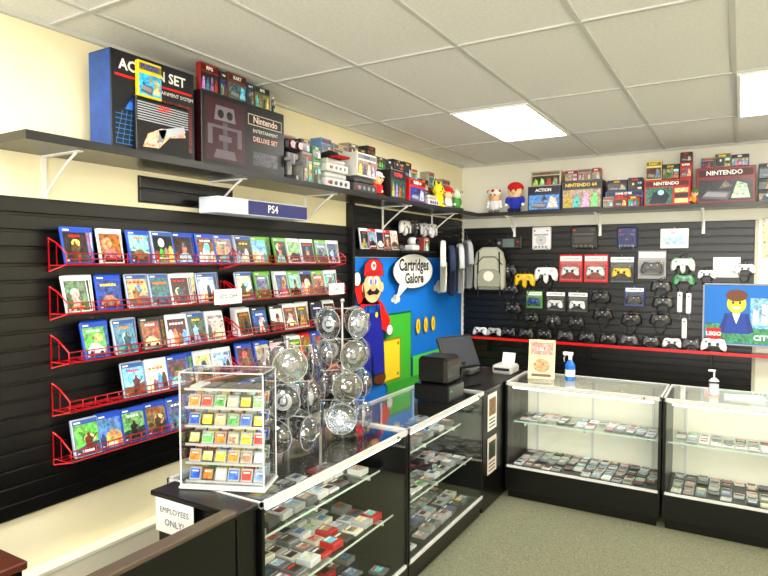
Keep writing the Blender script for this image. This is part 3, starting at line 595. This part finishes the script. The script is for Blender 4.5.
m.bbox(-.06,.06,-.04,.05,.001,.05,(.8,.8,.8),'plastic',.01);m.sph((0,0,.08),(.05,.045,.04),(.75,.75,.77),'plastic');m.cyl((0,-.04,.08),(0,-.055,.08),.025,.022,14,BLACK);m.done('toy_robot')
def shirt(M,col,trim,w=.3,h=.5):
    m=MB();m.M=M
    out=[(-.10,.5),(-.04,.47),(.04,.47),(.10,.5),(.22,.45),(.30,.27),(.22,.24),(.17,.33),(.165,.02),(-.165,.02),(-.17,.33),(-.22,.24),(-.30,.27),(-.22,.45)]
    out=[(a*w/.4,b*h/.5) for a,b in out]
    m.prism(out,[(-.03,.94),(-.022,.99),(.01,1),(.02,.96)],col,'cloth',True,c=(0,h*.5))
    for i in range(6): a=-w*.34+i*w*.13;m.tube([(a,-.028,h*.06),(a+.008,-.034,h*.35),(a+.002,-.03,h*.6)],.008,tuple(c*.88 for c in col),'cloth',6)
    m.ell(0,h*.55,w*.15,w*.12,-.0315,trim,'cloth')
    m.tube([(-.09*w/.4,0,h),(0,0,h*1.1),(.09*w/.4,0,h)],.004,(.6,.6,.6),'metal',5);m.tube([(0,0,h*1.1),(0,0,h*1.16),(0,.05,h*1.16)],.003,(.6,.6,.6),'metal',5)
    m.done('hanging_t_shirt')
shirt(FL(WL+.13,5.14,1.40)@RZ(25),(.88,.87,.84),(.15,.25,.5));shirt(FL(WL+.14,5.30,1.36)@RZ(30),(.16,.2,.32),(.8,.8,.8));shirt(FL(WL+.16,5.46,1.38)@RZ(30),(.78,.79,.8),(.7,.1,.1));shirt(FL(WL+.17,5.62,1.42)@RZ(35),(.66,.67,.7),(.15,.3,.6))
m=MB();m.M=T(-2.16,5.74,1.42)@RZ(14)
o=[(-.14,0),(.14,0),(.155,.03),(.155,.28),(.13,.38),(.07,.43),(-.07,.43),(-.13,.38),(-.155,.28),(-.155,.03)]
m.prism(o,[(-.07,.9),(-.05,.98),(.03,1),(.05,.95)],(.66,.66,.60),'cloth',True,c=(0,.2))
m.prism([(a*.75,.03+b*.42) for a,b in o],[(-.105,.9),(-.095,.98),(-.06,1)],(.55,.56,.50),'cloth',True,c=(0,.12))
m.tube([(-.13,-.072,.25),(-.06,-.076,.33),(.06,-.076,.33),(.13,-.072,.25)],.005,(.2,.3,.2),'cloth');m.tube([(-.04,0,.43),(-.03,0,.49),(.03,0,.49),(.04,0,.43)],.008,DK,'cloth')
for a in (-.1,.1): m.tube([(a,-.078,.38),(a*1.05,-.09,.25),(a*1.1,-.075,.05),(a*1.05,-.06,-.08)],.007,DK,'cloth')
m.ell(0,.14,.05,.05,-.106,(.85,.85,.8),'cloth');m.tube([(0,.1,.49),(0,-.02,.485),(0,-.03,.5)],.003,GREY);m.done('backpack')
# ---------------------------------------------------------------- glass display counters
AL=(.82,.82,.81)
CH=.84
def counter(M,w,d,base,shelves,backcol,dim=False,strip=True):
    m=MB();m.M=M
    m.box(.02,w-.02,.02,d,0,.06,(.03,.03,.03),'laminate');m.bbox(0,w,0,d,.06,base,(.045,.045,.045),'laminate',.003)
    for a in (0,w-.018): m.box(a,a+.018,.012,d,base,CH-.02,(.045,.045,.045),'laminate')
    m.box(.018,w-.018,d-.012,d,base,CH-.02,backcol,'card' if not dim else 'laminate')
    m.box(.018,w-.018,.004,.010,base,CH-.014,WHITE,'glass')
    m.box(.004,w-.004,.004,d-.004,CH-.012,CH-.002,WHITE,'glass')
    for a in ((0,w,0,.012),(0,w,d-.012,d)): m.box(*a,CH-.026,CH,AL,'plastic')
    m.box(0,.010,0,d,CH-.018,CH,AL,'plastic');m.box(w-.010,w,0,d,CH-.018,CH,AL,'plastic')
    m.box(0,.014,0,.012,base,CH-.02,BLACK,'laminate');m.box(w-.014,w,0,.012,base,CH-.02,BLACK,'laminate')
    m.box(0,w,0,.012,base,base+.016,AL,'plastic')
    m.box(.03,w-.03,.014,.034,CH-.034,CH-.018,(.85,.85,.83),'card');m.cyl((.05,.026,CH-.041),(w-.05,.026,CH-.041),.006,n=8,mat='tube',col=WHITE)
    for z,sd in shelves:
        m.box(.02,w-.02,d-sd,d-.014,z,z+.007,WHITE,'glass');m.box(.02,w-.02,d-sd-.003,d-sd,z-.001,z+.008,(.8,.86,.82),'card')
        for a in (.1,w*.5,w-.1): m.box(a-.005,a+.005,d-sd+.01,d-.013,z-.025,z-.001,AL,'plastic')
    for a in (.1,w*.5,w-.1): m.box(a-.008,a+.008,d-.02,d-.012,base,CH-.03,AL,'plastic')
    m.cyl((w*.9,-.001,CH-.015),(w*.9,-.008,CH-.015),.008,col=GREY,mat='metal')
    m.done('glass_display_counter')
def goods(M,regions,gap=.006,cw=.06,cd=.068,pal=None,hs=(.012,.012,.02),skip=.06):
    m=MB()
    for (x0,x1,y0,y1,z) in regions:
        ny=max(1,int((y1-y0)/(cd+gap)));nx=int((x1-x0)/(cw+gap))
        for j in range(ny):
            for i in range(nx):
                if R.random()<skip: continue
                X=x0+(i+.5)*(x1-x0)/nx;Y=y0+(j+.5)*(y1-y0)/ny;c=R.choice(pal)
                hh=R.choice(hs)
                m.M=M@T(X,Y,z)@RZ(R.uniform(-5,5))
                m.bbox(-cw/2,cw/2,-cd/2,cd/2,0,hh,c,'plastic',.003)
                lc=rcl() if R.random()<.5 else rcd()
                m.add([(-cw*.36,-cd*.2,hh+.0006),(cw*.36,-cd*.2,hh+.0006),(cw*.36,cd*.42,hh+.0006),(-cw*.36,cd*.42,hh+.0006)],[(0,1,2,3)],lc,'art')
                m.add([(-cw*.3,cd*.22,hh+.001),(cw*.3,cd*.22,hh+.001),(cw*.3,cd*.36,hh+.001),(-cw*.3,cd*.36,hh+.001)],[(0,1,2,3)],R.choice([WHITE,WHITE,WHITE,(.9,.2,.15)]))
    m.done('cartridge_assortment')
gp=[(.62,.62,.62),(.5,.5,.52),(.72,.72,.72),(.25,.25,.27),(.4,.4,.42),(.85,.85,.85)]
MC1=FL(-1.45,1.60,0);MC2=FL(-1.45,2.71,0)
counter(MC1,1.10,.5,.12,[(.60,.34),(.38,.42)],(.22,.22,.21),True);counter(MC2,1.06,.5,.12,[(.60,.34),(.38,.42)],(.4,.42,.4))
goods(MC1,[(.06,1.02,.18,.47,.608),(.06,1.02,.1,.47,.388),(.06,1.02,.05,.47,.121)],cw=.075,cd=.085,pal=gp+[(.75,.15,.15),(.9,.9,.9),(.9,.88,.8)],hs=(.014,.03));goods(MC2,[(.06,1.0,.18,.47,.608),(.06,1.0,.1,.47,.388),(.06,1.0,.05,.47,.121)],cw=.07,cd=.08,pal=gp,hs=(.014,.03))
m=MB();m.bbox(-1.955,-1.452,3.775,4.66,.06,CH-.02,(.045,.045,.045),'laminate',.004);m.box(-1.94,-1.47,3.79,4.66,0,.06,(.03,.03,.03),'laminate');m.bbox(-1.96,-1.447,3.772,4.665,CH-.02,CH,(.06,.06,.06),'laminate',.004)
m.done('corner_cabinet')
for z0,z1,c in ((.55,.80,(.95,.93,.9)),(.25,.5,(.85,.8,.75))):
    m=MB();m.M=FL(-1.448,3.83,0);m.box(0,.17,-.002,0,z0,z1,c);m.rect(.02,.15,z0+.1,z1-.03,-.003,rcd(),'art')
    for i in range(3): m.rect(.02,.14,z0+.02+.025*i,z0+.03+.025*i,-.003,(.3,.3,.3))
    m.done('flyer')
MB1=FB(-1.44,4.16,0);MB2=FB(-.40,4.16,0)
for M,w in ((MB1,1.03),(MB2,1.2),(FB(.81,4.16,0),1.2)):
    counter(M,w,.5,.22,[(.52,.36)],(.93,.91,.85));goods(M,[(.05,w-.05,.17,.40,.528),(.04,w-.04,.06,.48,.221)],pal=gp+[(.8,.8,.8),(.7,.7,.72)],skip=.16,hs=(.01,.012,.016))
# pedestal + gate
m=MB();m.bbox(-1.88,-1.47,1.50,1.595,.06,CH-.02,(.045,.045,.045),'laminate',.004);m.bbox(-1.90,-1.46,1.48,1.597,CH-.02,CH,(.06,.06,.06),'laminate',.004);m.box(-1.86,-1.49,1.52,1.59,0,.06,BLACK,'laminate')
m.done('counter_end_cabinet')
m=MB();m.bbox(-1.49,-1.455,.6,1.475,.12,CH,(.045,.045,.045),'laminate',.003);m.bbox(-1.50,-1.445,.6,1.475,CH,CH+.018,(.30,.26,.22),'laminate',.004)
m.box(-1.487,-1.458,.9,1.0,0,.12,BLACK,'metal');m.box(-1.487,-1.458,.6,.62,0,.12,BLACK,'metal')
for z in (.25,.7): m.cyl((-1.472,1.478,z-.03),(-1.472,1.478,z+.03),.006,col=AL,mat='metal')
m.done('swing_gate')
m=MB();m.M=T(-1.86,1.477,.70);m.box(0,.20,-.003,-.001,0,.125,WHITE);m.text('EMPLOYEES',.03,.1,.085,-.004,BLACK);m.text('ONLY!',.035,.1,.04,-.004,BLACK);m.done('paper_sign')
m=MB();m.bbox(-2.2,-1.75,.3,.93,.06,CH-.02,(.06,.05,.05),'laminate',.004);m.bbox(-2.21,-1.74,.29,.94,CH-.02,CH+.005,(.3,.16,.12),'laminate',.004);m.box(-2.18,-1.77,.32,.9,0,.06,BLACK,'laminate');m.done('side_cabinet')
# ---------------------------------------------------------------- acrylic cartridge display
m=MB();m.M=T(-1.81,1.55,CH+.001)@RZ(23);w,d,h=.325,.15,.44
m.bbox(-.008,w+.008,-.008,d+.008,0,.012,(.8,.8,.78),'plastic',.004)
FR=(.80,.80,.80)
for a in ((0,.005,0,d),(w-.005,w,0,d),(.005,w-.005,0,.004)): m.box(*a,.012,h,WHITE,'acrylic')
m.box(-.004,w+.004,-.004,d+.004,h,h+.006,(.9,.9,.9),'acrylic')
for a in (0,w):
    for b in (0,d): m.tube([(a,b,.012),(a,b,h)],.0028,FR,'plastic',5)
for z in (h+.004,.016):
    for b in (0,d): m.tube([(0,b,z),(w,b,z)],.0028,FR,'plastic',5)
    for a in (0,w): m.tube([(a,0,z),(a,d,z)],.0028,FR,'plastic',5)
M0=m.M
for j in range(6):
    z=.016+j*.071
    m.M=M0;m.box(.006,w-.006,.03,d-.004,z,z+.003,FR,'acrylic');m.box(.006,w-.006,.026,.030,z,z+.009,(.78,.78,.77),'plastic')
    if j==5: continue
    for i in range(6):
        for b in (0,.05):
            x=.034+i*.0515;c=rcl() if R.random()<.3 else R.choice([(.85,.2,.15),(.2,.4,.85),(.95,.8,.2),(.3,.65,.3),(.9,.5,.15),(.85,.85,.85)])
            m.M=M0@T(x,.042+b,z+.004+b*.2)@RX(-22);m.bbox(-.023,.023,0,.007,0,.050,R.choice([(.78,.78,.77),(.68,.68,.67),(.25,.25,.25),(.8,.8,.8)]),'plastic',.002);m.rect(-.019,.019,.007,.042,-.0008,c,'art');m.rect(-.013,.013,.031,.037,-.0014,WHITE)
m.M=M0
for i in range(5): m.bbox(.02+i*.058,.068+i*.058,.04,.13,.016+5*.071+.004,.016+5*.071+.014,R.choice([(.8,.8,.78),(.3,.3,.32),(.7,.2,.2)]),'plastic',.003)
m.done('acrylic_cartridge_display')
# ---------------------------------------------------------------- spinners with clear clamshell packs
def spinner(x,y,rot,lv_n,dz=.15):
    m=MB();c0=T(x,y,CH+.001)@RZ(rot);m.M=c0
    top=.10+(lv_n-1)*dz+.09
    m.cyl((0,0,0),(0,0,.015),.12,.115,28,(.75,.75,.77),'acrylic');m.cyl((0,0,.015),(0,0,top),.006,col=AL,mat='metal');m.sph((0,0,top+.01),.012,AL,'metal')
    for lv in range(lv_n):
        for q in range(4):
            m.M=c0@RZ(q*90+lv*18)@T(0,-.105,.09+lv*dz)
            m.tube([(0,.10,.071),(0,-.005,.071),(0,-.008,.078)],.002,AL,'metal',4)
            pts=[(.072*math.cos(t*math.pi/14),.072*math.sin(t*math.pi/14)) for t in range(28)]
            m.prism(pts,[(-.046,.25),(-.042,.5),(-.032,.76),(-.014,.94),(0,1)],WHITE,'clearpack',True)
            m.prism(pts,[(0,1),(.014,.94),(.03,.7),(.036,.3)],WHITE,'clearpack',True)
            m.prism(pts,[(-.001,1.06),(.001,1.06)],WHITE,'clearpack',False)
            m.tube([(p[0]*1.06,0,p[1]*1.06) for p in pts+[pts[0]]],.0014,(.75,.77,.78),'plastic',4)
            g=R.choice([(.75,.75,.78),(.55,.55,.57),(.2,.2,.22),(.8,.82,.84)])
            for s in (.5,.38): m.tube([(p[0]*s,R.uniform(-.003,.003),p[1]*s) for p in pts+[pts[0]]],.0045,g,'plastic',5)
            m.bbox(-.012,.012,-.01,.006,-.012,.016,g,'plastic',.004)
    m.done('accessory_spinner_rack')
spinner(-1.76,2.12,10,3,.158);spinner(-1.72,2.50,30,4,.155)
# ---------------------------------------------------------------- POS
m=MB();m.M=FL(-1.53,3.33,CH+.001)
m.bbox(0,.24,-.02,.22,0,.10,(.05,.05,.055),'plastic',.008);m.bbox(.01,.23,.0,.20,.10,.27,(.04,.04,.045),'plastic',.02);m.box(.03,.21,-.002,.004,.12,.145,(.15,.15,.15));m.box(.05,.19,-.003,.002,.2,.207,(.3,.3,.3));m.box(.03,.05,-.022,-.018,.06,.068,(.2,.8,.3))
m.done('receipt_printer')
m=MB();m.M=T(-1.66,3.90,CH+.001)@RZ(70)
m.bbox(-.10,.10,-.09,.09,0,.02,(.08,.08,.085),'plastic',.006);m.cyl((0,.02,.02),(0,.0,.16),.025,.02,12,DK);m.M=m.M@T(0,-.02,.12)@RX(-25)
m.bbox(-.17,.17,0,.03,0,.24,(.06,.06,.065),'plastic',.008);m.rect(-.155,.155,.015,.225,-.001,(.12,.14,.18));m.bbox(-.12,.12,.03,.05,.04,.22,DK,'plastic',.008);m.done('touchscreen_register')
m=MB();m.M=T(-1.80,4.32,CH+.001);m.bbox(-.07,.07,-.1,.1,0,.05,(.3,.3,.3),'plastic',.012);m.bbox(-.06,.06,-.03,.08,.05,.11,(.25,.25,.26),'plastic',.015);m.box(-.04,.04,-.032,-.028,.07,.09,DK)
for i in range(3):
    for j in range(3): m.box(-.03+.022*i,-.015+.022*i,-.09+.018*j,-.077+.018*j,.05,.054,GREY)
m.done('card_terminal')
m=MB();m.M=T(-1.55,4.48,CH+.001);m.bbox(-.08,.08,-.09,.09,0,.07,(.7,.7,.68),'plastic',.015);m.box(-.06,.06,-.093,-.088,.03,.05,DK);m.M=m.M@T(0,.03,.05)@RX(-20);m.box(-.05,.05,.02,.023,.0,.11,(.9,.9,.88));m.done('document_printer')
m=MB();m.M=T(-1.24,4.36,CH+.001)@RZ(8);m.box(-.1,.1,-.05,.06,0,.005,WHITE,'acrylic');m.M=m.M@RX(-12)
m.box(-.095,.095,0,.004,.005,.29,(.93,.84,.64));m.rect(-.08,.08,.18,.27,-.001,(.85,.5,.45),'art');m.ell(0,.1,.06,.05,-.001,(.75,.5,.35),'art');m.rect(-.07,.07,.02,.04,-.001,(.4,.3,.3));m.text('SALE',.04,0,.22,-.002,WHITE)
m.done('sign_holder')
m=MB();m.M=T(-1.05,4.44,CH+.001);c=(.12,.4,.8)
m.cyl((0,0,0),(0,0,.11),.036,.036,18,c);m.cyl((0,0,.11),(0,0,.15),.036,.013,18,c);m.cyl((0,0,.15),(0,0,.18),.014,col=WHITE);m.bbox(-.05,.02,-.012,.012,.18,.205,WHITE,'plastic',.004);m.tube([(-.035,0,.18),(-.045,0,.155),(-.04,0,.13)],.004,WHITE,'plastic');m.cyl((0,0,.03),(0,0,.08),.0365,.0365,18,(.9,.9,.9));m.done('spray_bottle')
m=MB();m.M=T(-.13,4.42,CH+.001)
m.cyl((0,0,0),(0,0,.09),.03,.03,18,(.85,.9,.92),'acrylic');m.cyl((0,0,0.004),(0,0,.07),.026,.026,18,(.9,.93,.95));m.cyl((0,0,.09),(0,0,.11),.03,.012,18,WHITE);m.cyl((0,0,.11),(0,0,.15),.005,col=WHITE);m.bbox(-.035,.008,-.008,.008,.15,.162,WHITE,'plastic',.003);m.done('hand_sanitizer_pump')
m=MB();m.M=T(.05,4.40,CH+.001);m.box(-.12,.1,-.08,.08,0,.004,WHITE);m.M=m.M@RZ(12);m.box(-.1,.1,-.07,.07,.005,.009,(.9,.9,.85));m.done('paper_stack')
# ---------------------------------------------------------------- camera / world
cam=bpy.data.cameras.new('camera');cam.sensor_width=36;cam.lens=28.27;cam.clip_start=.05
co=bpy.data.objects.new('camera',cam);co.location=(0,0,1.7*K);co.rotation_euler=(math.radians(90-2.47),0,math.radians(30.56));sc.collection.objects.link(co);sc.camera=co
w=bpy.data.worlds.new('world');sc.world=w;w.use_nodes=True;w.node_tree.nodes['Background'].inputs[0].default_value=(.85,.92,1,1);w.node_tree.nodes['Background'].inputs[1].default_value=1.5
l=bpy.data.lights.new('window_fill','AREA');l.shape='RECTANGLE';l.size=3.4*K;l.size_y=1.5*K;l.energy=230;l.color=(1,.98,.93)  # added fill lamp at the unseen front window, brightens the room
lo=bpy.data.objects.new('window_fill',l);lo.location=(.4*K,(YF+.02)*K,1.5*K);lo.rotation_euler=(math.radians(90),0,0);sc.collection.objects.link(lo)
sc.view_settings.view_transform='Standard'
try: sc.view_settings.look='None'
except Exception: pass
sc.view_settings.exposure=-0.02
